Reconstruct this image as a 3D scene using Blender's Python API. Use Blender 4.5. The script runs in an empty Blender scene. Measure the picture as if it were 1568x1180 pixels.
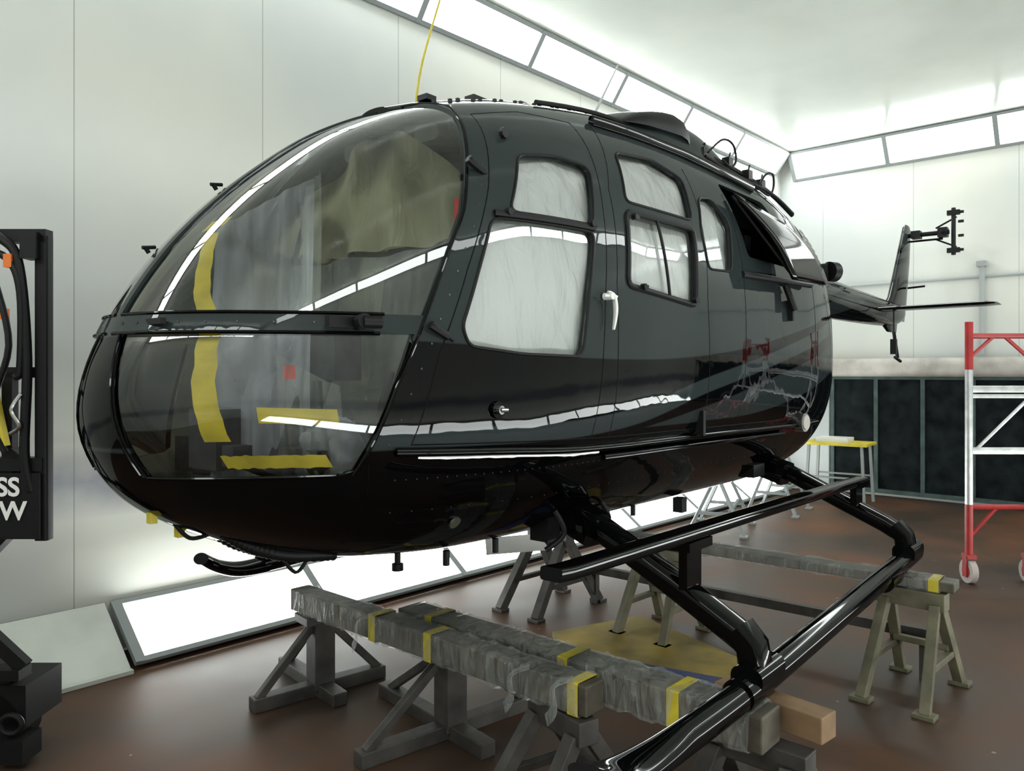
import bpy, bmesh, math, random
from mathutils import Vector, Matrix, noise
from mathutils.bvhtree import BVHTree
random.seed(4)
bpy.context.scene.view_settings.view_transform='Standard'
# ------------------------------------------------------------------ materials
def newmat(name):
    m=bpy.data.materials.new(name);m.use_nodes=True
    nt=m.node_tree;return m,nt,nt.nodes['Principled BSDF']
def L(nt,a,b): nt.links.new(a,b)
def pbr(name,col,rough=.5,metal=0,coat=0,nscale=0,namt=.2,bump=0,bscale=20,spec=.5):
    m,nt,b=newmat(name)
    b.inputs['Base Color'].default_value=(*col,1);b.inputs['Roughness'].default_value=rough
    b.inputs['Metallic'].default_value=metal;b.inputs['Coat Weight'].default_value=coat;b.inputs['Coat Roughness'].default_value=.05
    b.inputs['Specular IOR Level'].default_value=spec
    tc=nt.nodes.new('ShaderNodeTexCoord')
    if nscale:
        n=nt.nodes.new('ShaderNodeTexNoise');n.inputs['Scale'].default_value=nscale;n.inputs['Detail'].default_value=6
        L(nt,tc.outputs['Object'],n.inputs['Vector'])
        r=nt.nodes.new('ShaderNodeValToRGB');L(nt,n.outputs['Fac'],r.inputs['Fac'])
        r.color_ramp.elements[0].position=.3;r.color_ramp.elements[1].position=.7
        r.color_ramp.elements[0].color=(*[c*(1-namt) for c in col],1);r.color_ramp.elements[1].color=(*[min(1,c*(1+namt)) for c in col],1)
        L(nt,r.outputs['Color'],b.inputs['Base Color'])
    if bump:
        n=nt.nodes.new('ShaderNodeTexNoise');n.inputs['Scale'].default_value=bscale;n.inputs['Detail'].default_value=4
        L(nt,tc.outputs['Object'],n.inputs['Vector'])
        bp=nt.nodes.new('ShaderNodeBump');bp.inputs['Strength'].default_value=bump;bp.inputs['Distance'].default_value=.01
        L(nt,n.outputs['Fac'],bp.inputs['Height']);L(nt,bp.outputs['Normal'],b.inputs['Normal'])
    return m
def emit(name,col,s):
    m,nt,b=newmat(name);b.inputs['Base Color'].default_value=(*col,1)
    b.inputs['Emission Color'].default_value=(*col,1);b.inputs['Emission Strength'].default_value=s;return m
def math_n(nt,op,a,b=None,c=None):
    n=nt.nodes.new('ShaderNodeMath');n.operation=op
    for i,v in enumerate((a,b,c)):
        if v is None: continue
        if isinstance(v,(int,float)): n.inputs[i].default_value=v
        else: L(nt,v,n.inputs[i])
    return n.outputs[0]
def mixc(nt,f,a,b):
    n=nt.nodes.new('ShaderNodeMix');n.data_type='RGBA'
    for s,v in ((n.inputs[0],f),(n.inputs[6],a),(n.inputs[7],b)):
        if isinstance(v,(int,float)): s.default_value=v
        elif isinstance(v,tuple): s.default_value=(*v,1)
        else: L(nt,v,s)
    return n.outputs[2]
def fcurve(nt,x,pts):
    n=nt.nodes.new('ShaderNodeFloatCurve');c=n.mapping.curves[0]
    c.points[0].location=pts[0];c.points[-1].location=pts[-1]
    for p in pts[1:-1]: c.points.new(*p)
    n.mapping.update();L(nt,x,n.inputs['Value']);return n.outputs[0]

def paint_mat():
    m,nt,b=newmat('helicopter_paint')
    tc=nt.nodes.new('ShaderNodeTexCoord');sx=nt.nodes.new('ShaderNodeSeparateXYZ');L(nt,tc.outputs['Object'],sx.inputs[0])
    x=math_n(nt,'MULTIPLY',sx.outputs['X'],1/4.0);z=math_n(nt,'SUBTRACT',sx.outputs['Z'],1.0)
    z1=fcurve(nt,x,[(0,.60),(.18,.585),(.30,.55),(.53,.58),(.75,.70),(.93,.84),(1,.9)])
    hi=fcurve(nt,x,[(0,.30),(.15,.34),(.33,.36),(.52,.49),(.67,.59),(.93,.80),(1,.86)])
    lo=fcurve(nt,x,[(0,.285),(.15,.285),(.35,.30),(.52,.42),(.67,.52),(.93,.72),(1,.78)])
    hi2=fcurve(nt,x,[(0,.285),(.33,.285),(.52,.37),(.67,.47),(.93,.66),(1,.72)])
    lo2=fcurve(nt,x,[(0,.30),(.34,.30),(.52,.30),(.67,.32),(.93,.50),(1,.56)])
    def step(a,bb):
        d=math_n(nt,'SUBTRACT',bb,a);d=math_n(nt,'MULTIPLY',d,160.0)
        n=nt.nodes.new('ShaderNodeClamp');L(nt,d,n.inputs[0]);return n.outputs[0]
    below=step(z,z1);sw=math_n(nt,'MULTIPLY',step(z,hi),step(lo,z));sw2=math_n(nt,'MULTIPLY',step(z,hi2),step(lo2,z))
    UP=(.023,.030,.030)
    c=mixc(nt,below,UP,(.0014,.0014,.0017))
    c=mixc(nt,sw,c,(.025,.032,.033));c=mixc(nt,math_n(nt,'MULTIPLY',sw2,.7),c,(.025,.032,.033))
    L(nt,c,b.inputs['Base Color'])
    b.inputs['Roughness'].default_value=.4;b.inputs['Specular IOR Level'].default_value=0
    b.inputs['Coat Weight'].default_value=.55;b.inputs['Coat Roughness'].default_value=.02
    n=nt.nodes.new('ShaderNodeTexNoise');n.inputs['Scale'].default_value=5;n.inputs['Detail'].default_value=2
    L(nt,tc.outputs['Object'],n.inputs['Vector'])
    bp=nt.nodes.new('ShaderNodeBump');bp.inputs['Strength'].default_value=.2;bp.inputs['Distance'].default_value=.01
    L(nt,n.outputs['Fac'],bp.inputs['Height']);L(nt,bp.outputs['Normal'],b.inputs['Coat Normal'])
    return m
PAINT=paint_mat()
BLACK=pbr('gloss_black_paint',(.0015,.0016,.0018),.35,0,.5,spec=0)
BLACKM=pbr('matte_black_rubber',(.005,.005,.0055),.5,spec=.25)
INT=pbr('cabin_interior',(.16,.17,.13),.8,nscale=4,namt=.6,spec=.2)
SEAT=pbr('seat_fabric',(.05,.052,.055),.85,nscale=20,spec=.2)
METAL=pbr('bare_metal',(.45,.45,.44),.3,1)
RIV=pbr('painted_rivet',(.04,.045,.045),.25,.3)
ALU=pbr('scaffold_aluminium',(.55,.56,.56),.42,.8,nscale=15)
RED=pbr('red_enamel',(.35,.02,.02),.4,nscale=10)
STEEL=pbr('trestle_steel',(.045,.040,.036),.6,.1,nscale=9,namt=.5)
WOOD=pbr('raw_timber',(.20,.12,.06),.7,nscale=6,namt=.35)
WOODG=pbr('grey_wrapped_timber',(.07,.06,.042),.6,nscale=9,namt=.6)
TAPE=pbr('yellow_masking_tape',(.52,.42,.03),.6,nscale=12,namt=.2)
YEL=pbr('yellow_board',(.20,.14,.015),.7,nscale=4,namt=.45)
BLUE=pbr('blue_board',(.012,.02,.09),.6)
WHITEP=pbr('white_paint_part',(.75,.75,.72),.35)
DUCT=pbr('duct_sheet',(.40,.37,.34),.6,nscale=5,namt=.25)
FILT=pbr('exhaust_filter',(.008,.011,.012),.9,nscale=6,namt=.6,bump=.5,bscale=60,spec=.1)
FILTF=pbr('filter_frame',(.04,.065,.06),.7,nscale=8,namt=.4)
GRAYF=pbr('light_frame_grey',(.22,.24,.24),.5)
CONDU=pbr('conduit_grey',(.35,.37,.37),.5)
ORANGE=pbr('orange_plastic',(.7,.16,.02),.5)
REDF=pbr('red_tag',(.8,.05,.03),.6)
def glass():
    m=bpy.data.materials.new('canopy_plexiglass');m.use_nodes=True;nt=m.node_tree;nt.nodes.clear()
    o=nt.nodes.new('ShaderNodeOutputMaterial');mx=nt.nodes.new('ShaderNodeMixShader')
    t=nt.nodes.new('ShaderNodeBsdfTransparent');t.inputs[0].default_value=(.97,.98,.97,1)
    g=nt.nodes.new('ShaderNodeBsdfGlossy');g.inputs['Roughness'].default_value=.015;g.inputs[0].default_value=(1,1,1,1)
    f=nt.nodes.new('ShaderNodeFresnel');f.inputs[0].default_value=1.45
    v=math_n(nt,'MULTIPLY_ADD',f.outputs[0],1.2,.02)
    L(nt,v,mx.inputs[0]);L(nt,t.outputs[0],mx.inputs[1]);L(nt,g.outputs[0],mx.inputs[2]);L(nt,mx.outputs[0],o.inputs[0])
    return m
GLASS=glass()
def plastic(name,alpha,col=(.8,.82,.8),var=.7,sc=4,ro=.25,trans=.3):
    m=bpy.data.materials.new(name);m.use_nodes=True;nt=m.node_tree;nt.nodes.clear()
    o=nt.nodes.new('ShaderNodeOutputMaterial');mx=nt.nodes.new('ShaderNodeMixShader')
    t=nt.nodes.new('ShaderNodeBsdfTransparent')
    p=nt.nodes.new('ShaderNodeBsdfPrincipled');p.inputs['Base Color'].default_value=(*col,1);p.inputs['Roughness'].default_value=ro
    tr=nt.nodes.new('ShaderNodeBsdfTranslucent');tr.inputs[0].default_value=(*col,1)
    m2=nt.nodes.new('ShaderNodeMixShader');m2.inputs[0].default_value=trans;L(nt,p.outputs[0],m2.inputs[1]);L(nt,tr.outputs[0],m2.inputs[2])
    tc=nt.nodes.new('ShaderNodeTexCoord');n=nt.nodes.new('ShaderNodeTexNoise');n.inputs['Scale'].default_value=sc;n.inputs['Detail'].default_value=5;n.inputs['Distortion'].default_value=1
    mp=nt.nodes.new('ShaderNodeMapping');mp.inputs['Scale'].default_value=(2.2,2.2,.6);mp.inputs['Rotation'].default_value=(0,.3,0)
    L(nt,tc.outputs['Object'],mp.inputs[0]);L(nt,mp.outputs[0],n.inputs['Vector'])
    a=math_n(nt,'MULTIPLY_ADD',n.outputs['Fac'],var,alpha-var/2)
    n2=nt.nodes.new('ShaderNodeClamp');L(nt,a,n2.inputs[0])
    bp=nt.nodes.new('ShaderNodeBump');bp.inputs['Distance'].default_value=.03;bp.inputs['Strength'].default_value=.9;L(nt,n.outputs['Fac'],bp.inputs['Height']);L(nt,bp.outputs['Normal'],p.inputs['Normal'])
    L(nt,n2.outputs[0],mx.inputs[0]);L(nt,t.outputs[0],mx.inputs[1]);L(nt,m2.outputs[0],mx.inputs[2]);L(nt,mx.outputs[0],o.inputs[0])
    return m
PLASTIC=plastic('clear_plastic_sheet',.40,(.62,.66,.72),.7)
PLASTIC2=plastic('thin_plastic_sheet',.26,(.55,.60,.55),.6)
PAPER=plastic('masking_paper',1.6,(.36,.36,.22),.7,5,.7,.5)
WRAP=plastic('stretch_wrap',.27,(.55,.57,.55),.8,14,.12)
MASK=plastic('white_masking_film',1.6,(.90,.92,.91),.7,6)
LIGHT=emit('light_panel_diffuser',(.95,1,.98),14.5)
def wallmat(name,seam_axis=0,off=.1):
    m,nt,b=newmat(name)
    tc=nt.nodes.new('ShaderNodeTexCoord');sx=nt.nodes.new('ShaderNodeSeparateXYZ');L(nt,tc.outputs['Object'],sx.inputs[0])
    n=nt.nodes.new('ShaderNodeTexNoise');n.inputs['Scale'].default_value=.7;n.inputs['Detail'].default_value=3;L(nt,tc.outputs['Object'],n.inputs['Vector'])
    r=nt.nodes.new('ShaderNodeValToRGB');r.color_ramp.elements[0].position=.35;r.color_ramp.elements[1].position=.65
    r.color_ramp.elements[0].color=(.56,.58,.57,1);r.color_ramp.elements[1].color=(.66,.66,.60,1);L(nt,n.outputs['Fac'],r.inputs['Fac'])
    s=math_n(nt,'ADD',sx.outputs[seam_axis],20-off);s=math_n(nt,'MODULO',s,1.07);s=math_n(nt,'LESS_THAN',s,.007)
    c=mixc(nt,math_n(nt,'MULTIPLY',s,.55),r.outputs[0],(.2,.21,.18))
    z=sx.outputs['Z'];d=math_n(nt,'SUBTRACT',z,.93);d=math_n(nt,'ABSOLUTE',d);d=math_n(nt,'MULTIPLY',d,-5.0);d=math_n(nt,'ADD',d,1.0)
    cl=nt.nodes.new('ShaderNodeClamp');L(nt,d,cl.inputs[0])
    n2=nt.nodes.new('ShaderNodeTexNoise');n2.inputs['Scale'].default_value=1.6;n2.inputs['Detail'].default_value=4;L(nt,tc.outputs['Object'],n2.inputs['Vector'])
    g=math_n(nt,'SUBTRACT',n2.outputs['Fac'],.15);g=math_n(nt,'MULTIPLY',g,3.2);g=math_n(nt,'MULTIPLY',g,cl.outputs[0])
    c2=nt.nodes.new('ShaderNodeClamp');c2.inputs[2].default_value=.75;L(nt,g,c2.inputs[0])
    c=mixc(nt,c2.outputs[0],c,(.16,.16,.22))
    L(nt,c,b.inputs['Base Color']);b.inputs['Roughness'].default_value=.26;b.inputs['Specular IOR Level'].default_value=.55
    return m
WALLX=wallmat('wall_panel_white',0,.05);WALLY=wallmat('wall_panel_white_back',1,.3)
CEIL=pbr('ceiling_white_enamel',(.55,.57,.53),.14,0,0,nscale=.8,namt=.1,bump=.14,bscale=3)
def floormat():
    m,nt,b=newmat('floor_red_brown_epoxy')
    tc=nt.nodes.new('ShaderNodeTexCoord')
    n=nt.nodes.new('ShaderNodeTexNoise');n.inputs['Scale'].default_value=1.1;n.inputs['Detail'].default_value=8;L(nt,tc.outputs['Object'],n.inputs['Vector'])
    r=nt.nodes.new('ShaderNodeValToRGB');e=r.color_ramp.elements;e[0].position=.3;e[0].color=(.036,.026,.020,1);e[1].position=.72;e[1].color=(.115,.046,.020,1)
    k=e.new(.5);k.color=(.064,.036,.022,1);L(nt,n.outputs['Fac'],r.inputs['Fac'])
    n2=nt.nodes.new('ShaderNodeTexVoronoi');n2.inputs['Scale'].default_value=4;L(nt,tc.outputs['Object'],n2.inputs['Vector'])
    sp=math_n(nt,'LESS_THAN',n2.outputs['Distance'],.035)
    c=mixc(nt,math_n(nt,'MULTIPLY',sp,.5),r.outputs[0],(.4,.38,.33));L(nt,c,b.inputs['Base Color'])
    rr=math_n(nt,'MULTIPLY_ADD',n.outputs['Fac'],.4,.3);L(nt,rr,b.inputs['Roughness']);b.inputs['Specular IOR Level'].default_value=.25
    return m
FLOOR=floormat()
# ------------------------------------------------------------------ mesh helpers
def link(ob,parent=None):
    bpy.context.collection.objects.link(ob)
    if parent: ob.parent=parent
    return ob
def mesh(name,vs,fs,mat,parent=None,smooth=False,sharp=None):
    me=bpy.data.meshes.new(name);me.from_pydata([tuple(v) for v in vs],[],fs);me.update()
    bm=bmesh.new();bm.from_mesh(me);bmesh.ops.recalc_face_normals(bm,faces=bm.faces);bm.to_mesh(me);bm.free()
    if smooth:
        for p in me.polygons:p.use_smooth=True
        if sharp: me.set_sharp_from_angle(angle=math.radians(sharp))
    if mat: me.materials.append(mat)
    return link(bpy.data.objects.new(name,me),parent)
def empty(name,loc=(0,0,0),rz=0):
    e=bpy.data.objects.new(name,None);e.empty_display_size=.2;e.location=loc;e.rotation_euler=(0,0,rz);return link(e)
class Acc:
    def __init__(s): s.v=[];s.f=[]
    def add(s,vs,fs):
        o=len(s.v);s.v+= [Vector(v) for v in vs];s.f+=[tuple(i+o for i in f) for f in fs]
    def box(s,c,size,M=None):
        x,y,z=[k/2 for k in size];c=Vector(c)
        vs=[Vector((sx*x,sy*y,sz*z)) for sx in(-1,1) for sy in(-1,1) for sz in(-1,1)]
        if M: vs=[M@v for v in vs]
        s.add([v+c for v in vs],[(0,1,3,2),(4,6,7,5),(0,4,5,1),(2,3,7,6),(0,2,6,4),(1,5,7,3)])
    def bar(s,p0,p1,w,h,up=(0,0,1)):
        p0=Vector(p0);p1=Vector(p1);d=(p1-p0);l=d.length;d.normalize();up=Vector(up)
        if abs(d.dot(up))>.95: up=Vector((1,0,0))
        sd=d.cross(up).normalized();u2=sd.cross(d)
        M=Matrix((d,sd,u2)).transposed();s.box((p0+p1)/2,(l,w,h),M)
    def sweep(s,pts,prof,closed=False,up=(0,0,1),scales=None,cap=True):
        pts=[Vector(p) for p in pts];n=len(pts);m=len(prof);vs=[];prev=None
        for i,p in enumerate(pts):
            if closed: t=pts[(i+1)%n]-pts[i-1]
            else: t=pts[min(i+1,n-1)]-pts[max(i-1,0)]
            t.normalize()
            u=Vector(up) if prev is None else prev
            a=u-t*u.dot(t)
            if a.length<1e-3:
                a=Vector((1,0,0))-t*t.x
            a.normalize();prev=a;b=t.cross(a);k=scales[i] if scales else 1
            kx,ky=(k if isinstance(k,tuple) else (k,k))
            for (x,y) in prof: vs.append(p+b*x*kx+a*y*ky)
        fs=[]
        for i in range(n if closed else n-1):
            for j in range(m):
                a0=i*m+j;b0=i*m+(j+1)%m;c0=((i+1)%n)*m
                fs.append((a0,b0,c0+(j+1)%m,c0+j))
        if not closed and cap: fs+= [tuple(range(m)),tuple((n-1)*m+j for j in range(m))]
        s.add(vs,fs)
    def tube(s,pts,r,k=12,closed=False,scales=None): s.sweep(pts,[(r*math.cos(2*math.pi*i/k),r*math.sin(2*math.pi*i/k)) for i in range(k)],closed,scales=scales)
    def done(s,name,mat,parent=None,smooth=False,sharp=35,bevel=0):
        o=mesh(name,s.v,s.f,mat,parent,smooth,sharp)
        if bevel:
            b=o.modifiers.new('bevel','BEVEL');b.width=bevel;b.segments=2;b.limit_method='ANGLE'
        return o
def rrect(w,h,r,k=4):
    out=[]
    for cx,cy,a0 in((w/2-r,h/2-r,0),(-w/2+r,h/2-r,90),(-w/2+r,-h/2+r,180),(w/2-r,-h/2+r,270)):
        for i in range(k+1):
            a=math.radians(a0+90*i/k);out.append((cx+r*math.cos(a),cy+r*math.sin(a)))
    return out
def cr(pts,k=8,closed=False):
    P=[Vector(p) for p in pts];n=len(P);out=[]
    rng=range(n if closed else n-1)
    for i in rng:
        p0=P[(i-1)%n] if (closed or i>0) else P[0];p1=P[i];p2=P[(i+1)%n];p3=P[(i+2)%n] if (closed or i+2<n) else P[-1]
        for j in range(k):
            t=j/k;out.append(.5*((2*p1)+(p2-p0)*t+(2*p0-5*p1+4*p2-p3)*t*t+(-p0+3*p1-3*p2+p3)*t**3))
    if not closed: out.append(P[-1])
    return out
# ------------------------------------------------------------------ camera
phi=math.radians(42.5)
cam=bpy.data.cameras.new('camera');co=bpy.data.objects.new('camera',cam);bpy.context.collection.objects.link(co)
co.location=(0,0,1.5);co.rotation_euler=(math.pi/2,0,phi-math.pi/2);cam.sensor_width=36;cam.lens=36*1199/1568;cam.shift_y=-20/1568
cam.clip_start=.05
bpy.context.scene.camera=co
# ------------------------------------------------------------------ room
X0,X1,Y0,Y1=-3.0,10.1,-1.6,4.4;ZC=4.35;ZL=4.07
def slab(name,lo,hi,mat):
    a=Acc();lo=Vector(lo);hi=Vector(hi);a.box((lo+hi)/2,hi-lo);return a.done(name,mat)
slab('floor',(X0-.1,Y0-.1,-.1),(X1+.1,Y1+.1,0),FLOOR)
slab('ceiling',(X0-.1,Y0-.1,ZC),(X1+.1,Y1+.1,ZC+.1),CEIL)
slab('wall_left',(X0,Y1,0),(X1,Y1+.1,ZC),WALLX)
slab('wall_right',(X0,Y0-.1,0),(X1,Y0,ZC),WALLX)
slab('wall_back',(X1,Y0,0),(X1+.1,Y1,ZC),WALLY)
slab('wall_front',(X0-.1,Y0,0),(X0,Y1,ZC),WALLY)
def light_row(name,p0,p1,inward,zb,zt,db,dt,step,start=0):
    root=empty(name);p0=Vector((*p0,0));p1=Vector((*p1,0));d=(p1-p0);ln=d.length;d.normalize();inn=Vector((*inward,0))
    em=Acc();fr=Acc()
    B=lambda s,o=0:p0+d*s+inn*(db+o)+Vector((0,0,zb));T=lambda s,o=0:p0+d*s+inn*(dt+o)+Vector((0,0,zt))
    nrm=(T(0)-B(0)).cross(d).normalized()
    if nrm.dot(inn)<0:nrm=-nrm
    s=start
    while s<ln-.3:
        e=min(s+step,ln);m=.03
        b0,b1,t0,t1=B(s+m),B(e-m),T(s+m),T(e-m);v=(t0-b0)*.08
        em.add([b0+v,b1+v,t1-v,t0-v],[(0,1,2,3)])
        fr.bar(B(s)+nrm*.004,T(s)+nrm*.004,.05,.03,up=nrm)
        s=e
    fr.bar(B(s)+nrm*.004,T(s)+nrm*.004,.05,.03,up=nrm)
    v=(T(0)-B(0)).normalized()*.012
    fr.bar(B(start)+v+nrm*.004,B(s)+v+nrm*.004,.03,.025,up=nrm);fr.bar(T(start)-v+nrm*.004,T(s)-v+nrm*.004,.03,.025,up=nrm)
    em.done('diffuser_panels',LIGHT,root)
    h=Acc();o=-nrm*.012;h.add([B(start)+o,B(s)+o,T(s)+o,T(start)+o],[(0,1,2,3)]);h.done('housing',WHITEP,root)
    fr.done('frame',GRAYF,root)
    return root
light_row('ceiling_light_row',(X0+.05,Y1),(X1-.2,Y1),(0,-1),ZL,ZC-.01,.01,.2,1.22,start=.66-.05)
light_row('ceiling_light_row',(X0+.05,Y0),(X1-.2,Y0),(0,1),ZL,ZC-.01,.01,.2,1.22,start=.6)
light_row('ceiling_light_row',(X1,Y1-.2),(X1,Y0+.2),(-1,0),ZL-.06,ZC-.01,.01,.2,1.15,start=0)
light_row('ceiling_light_row',(X0,Y1-.2),(X0,Y0+.2),(1,0),ZL-.06,ZC-.01,.01,.2,1.15,start=0)
light_row('floor_light_row',(X0+.05,Y1),(X1-.5,Y1),(0,-1),.03,.27,.34,.01,1.14,start=4.60)
light_row('floor_light_row',(X0+.05,Y0),(X1-.5,Y0),(0,1),.03,.27,.34,.01,1.2,start=1.2)
a=Acc();x0,x1=.62,1.60
a.add([(x0,Y1-.36,.01),(x1,Y1-.36,.01),(x1,Y1-.005,.28),(x0,Y1-.005,.28)],[(0,1,2,3)])
a.box(((x0+x1)/2,Y1-.37,.012),(x1-x0,.03,.02));a.done('trim_1',pbr('kick_panel',(.5,.52,.47),.4,nscale=3,namt=.15))
root=empty('exhaust_filter_bank')
a=Acc();a.box((X1-.06,(3.68+Y0)/2,.76),(.10,3.68-Y0,1.34));a.done('filters',FILT,root)
a=Acc();y=3.68
while y>Y0: a.box((X1-.12,y,.76),(.03,.045,1.36));y-=.52
a.box((X1-.12,(3.68+Y0)/2,.07),(.04,3.68-Y0,.05));a.box((X1-.12,(3.68+Y0)/2,1.44),(.04,3.68-Y0,.05));a.done('frame',FILTF,root)
a=Acc();a.sweep([(X1-.12,3.9,1.56),(X1-.12,Y0+.02,1.56)],rrect(.22,.22,.08));a.done('duct_ledge',DUCT,root,True)
a=Acc();a.box((X1-.08,4.04,.75),(.14,.66,1.4));a.done('service_locker',CONDU,root,bevel=.01)
a=Acc();a.tube([(X1-.03,4.3,2.58),(X1-.03,Y0,2.58)],.018,8);a.tube([(X1-.05,2.05,2.72),(X1-.05,2.05,1.7)],.03,8);a.box((X1-.05,2.05,2.72),(.07,.1,.06));a.done('wall_conduit',CONDU,None,True)

# ------------------------------------------------------------------ helicopter
heli=empty('helicopter',(.781,2.252,0),math.radians(2.5))
def pchip(xs,ys):
    n=len(xs);h=[xs[i+1]-xs[i] for i in range(n-1)];dl=[(ys[i+1]-ys[i])/h[i] for i in range(n-1)]
    m=[0]*n
    for i in range(1,n-1):
        if dl[i-1]*dl[i]>0:
            w1=2*h[i]+h[i-1];w2=h[i]+2*h[i-1];m[i]=(w1+w2)/(w1/dl[i-1]+w2/dl[i])
    m[0]=dl[0];m[-1]=dl[-1]
    def f(x):
        if x<=xs[0]:return ys[0]
        if x>=xs[-1]:return ys[-1]
        i=0
        while x>xs[i+1]:i+=1
        t=(x-xs[i])/h[i]
        return (2*t**3-3*t*t+1)*ys[i]+(t**3-2*t*t+t)*h[i]*m[i]+(-2*t**3+3*t*t)*ys[i+1]+(t**3-t*t)*h[i]*m[i+1]
    return f
def mk(pts):
    f=pchip([math.sqrt(p[0]) for p in pts],[p[1] for p in pts]);return lambda u:f(math.sqrt(max(u,0)))
T_=mk([(0,1.38),(.03,1.55),(.1,1.70),(.25,1.91),(.5,2.15),(.75,2.33),(1,2.45),(1.5,2.58),(2,2.65),(2.5,2.67),(3,2.66),(3.6,2.58),(4.0,2.46),(4.15,2.25)])
B_=mk([(0,1.38),(.03,1.26),(.1,1.15),(.25,1.045),(.5,.94),(.75,.89),(1,.87),(1.5,.86),(2,.855),(3.2,.85),(3.7,.88),(4,.98),(4.15,1.2)])
W_=mk([(0,0),(.03,.16),(.1,.28),(.25,.425),(.5,.585),(.8,.70),(1.2,.78),(1.6,.80),(3.2,.79),(3.7,.74),(4,.64),(4.15,.45)])
def surf(u,th):
    c,s=math.cos(th),math.sin(th);n=2.0+.5*min(1,u/1.0)
    w=W_(u);t=T_(u);b=B_(u);k=.42+.08*max(0,1-u/.5);zc=b+(t-b)*k
    y=w*math.copysign(abs(c)**(2/n),c);z=zc+((t-zc) if s>0 else (zc-b))*math.copysign(abs(s)**(2/n),s)
    return Vector((u,y,z))
LEN=4.15;N=150;M=144
def hullgrid(sc=(1,1,1)):
    vs=[]
    for i in range(N+1):
        u=max(LEN*((i/N)**1.6),1e-4)
        for j in range(M):
            p=surf(u,2*math.pi*(j+.5)/M);vs.append(Vector((2.075+(p.x-2.075)*sc[0],p.y*sc[1],1.7+(p.z-1.7)*sc[2])))
    fs=[]
    for i in range(N):
        for j in range(M):
            a=i*M+j;b=i*M+(j+1)%M;fs.append((a,b,b+M,a+M))
    return vs,fs
vo,fo=hullgrid();cap=[tuple(range(M)),tuple(N*M+j for j in range(M))]
bvh=BVHTree.FromPolygons(vo,fo+cap)
def hy(u,z,side=-1,off=0):
    h,nm,_,_=bvh.ray_cast(Vector((u,side*3,z)),Vector((0,-side,0)))
    if h is None: return Vector((u,0,z))
    if nm.y*side<0: nm=-nm
    return h+nm*off
def hx(y,z,off=0):
    h,nm,_,_=bvh.ray_cast(Vector((-1,y,z)),Vector((1,0,0)))
    if nm.x>0:nm=-nm
    return h+nm*off
def ht(u,v):
    return bvh.ray_cast(Vector((u,v,4)),Vector((0,0,-1)))[0]
vi,fi=hullgrid((.99,.975,.98))
K=len(vo)
me=bpy.data.meshes.new('shell')
allf=list(fo+cap)+[tuple(i+K for i in f) for f in (fi+cap)]
me.from_pydata([tuple(v) for v in vo+vi],[],allf);me.update()
bm=bmesh.new();bm.from_mesh(me);bm.faces.ensure_lookup_table()
nf=len(fo)+2
for i,f in enumerate(bm.faces):
    f.material_index=0 if i<nf else 1
outer=[bm.faces[i] for i in range(nf)];inner=[bm.faces[i] for i in range(nf,2*nf)]
def fixo(faces,outward):
    c=Vector((2.0,0,1.7));s=0
    bmesh.ops.recalc_face_normals(bm,faces=faces)
    for f in faces[::97]: f.normal_update();s+=1 if f.normal.dot(f.calc_center_median()-c)>0 else -1
    if (s>0)!=outward: bmesh.ops.reverse_faces(bm,faces=faces)
fixo(outer,True);fixo(inner,False)
bm.to_mesh(me);bm.free()
me.materials.append(PAINT);me.materials.append(INT)
shell=bpy.data.objects.new('shell_tmp',me);bpy.context.collection.objects.link(shell)
EDGE=[(.47,1.22),(.51,1.34),(.55,1.46),(.61,1.60),(.63,1.65),(.68,1.76),(.73,1.86),(.80,1.98),(.86,2.12),(.92,2.24),(.98,2.35),(1.02,2.45),(1.04,2.7)]
def edge_u(z):
    for (u0,z0),(u1,z1) in zip(EDGE,EDGE[1:]):
        if z0<=z<=z1: return u0+(u1-u0)*(z-z0)/(z1-z0)
    return EDGE[0][0] if z<EDGE[0][1] else EDGE[-1][0]
def roundpoly(poly,r=.035,k=4):
    out=[];n=len(poly)
    for i in range(n):
        p=Vector(poly[i]);a=Vector(poly[i-1])-p;b=Vector(poly[(i+1)%n])-p
        ra=min(r,a.length*.4,b.length*.4);a=p+a.normalized()*ra;b=p+b.normalized()*ra
        for j in range(k+1):
            t=j/k;out.append(tuple(a*(1-t)**2+p*2*t*(1-t)+b*t*t))
    return out
WIN={'door_window_main':[(.88,1.965),(1.29,1.965),(1.225,1.75),(1.185,1.55),(.94,1.555),(.755,1.575),(.735,1.63),(.80,1.79)],
'door_window_upper':[(1.06,2.20),(1.23,2.225),(1.375,2.21),(1.295,1.99),(.945,1.99)],
'cabin_window_upper':[(1.60,2.32),(1.86,2.345),(2.05,2.30),(2.0,2.11),(1.52,2.11)],
'cabin_window_sliding':[(1.50,2.07),(1.985,2.07),(1.93,1.76),(1.44,1.80)],
'cabin_window_rear':[(2.13,2.23),(2.26,2.25),(2.37,2.16),(2.29,1.93),(2.07,1.92),(2.06,2.08)]}
WIN={k:roundpoly(v) for k,v in WIN.items()}
cut=Acc()
def prism(poly,y0f,y1):
    n=len(poly);vs=[(u,y0f(u,z),z) for u,z in poly]+[(u,y1,z) for u,z in poly]
    cut.add(vs,[tuple(range(n)),tuple(range(n,2*n))[::-1]]+[(i,(i+1)%n,(i+1)%n+n,i+n) for i in range(n)])
shield=[(-.3,1.658)]+[(edge_u(1.658),1.658)]+[e for e in EDGE if e[1]>1.7]+[(-.3,2.7)]
chin=[(-.3,1.605),(edge_u(1.605)-.012,1.605),(.55,1.46),(.51,1.34),(.475,1.235),(.44,1.222),(-.3,1.222)]
CS=.22
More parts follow.
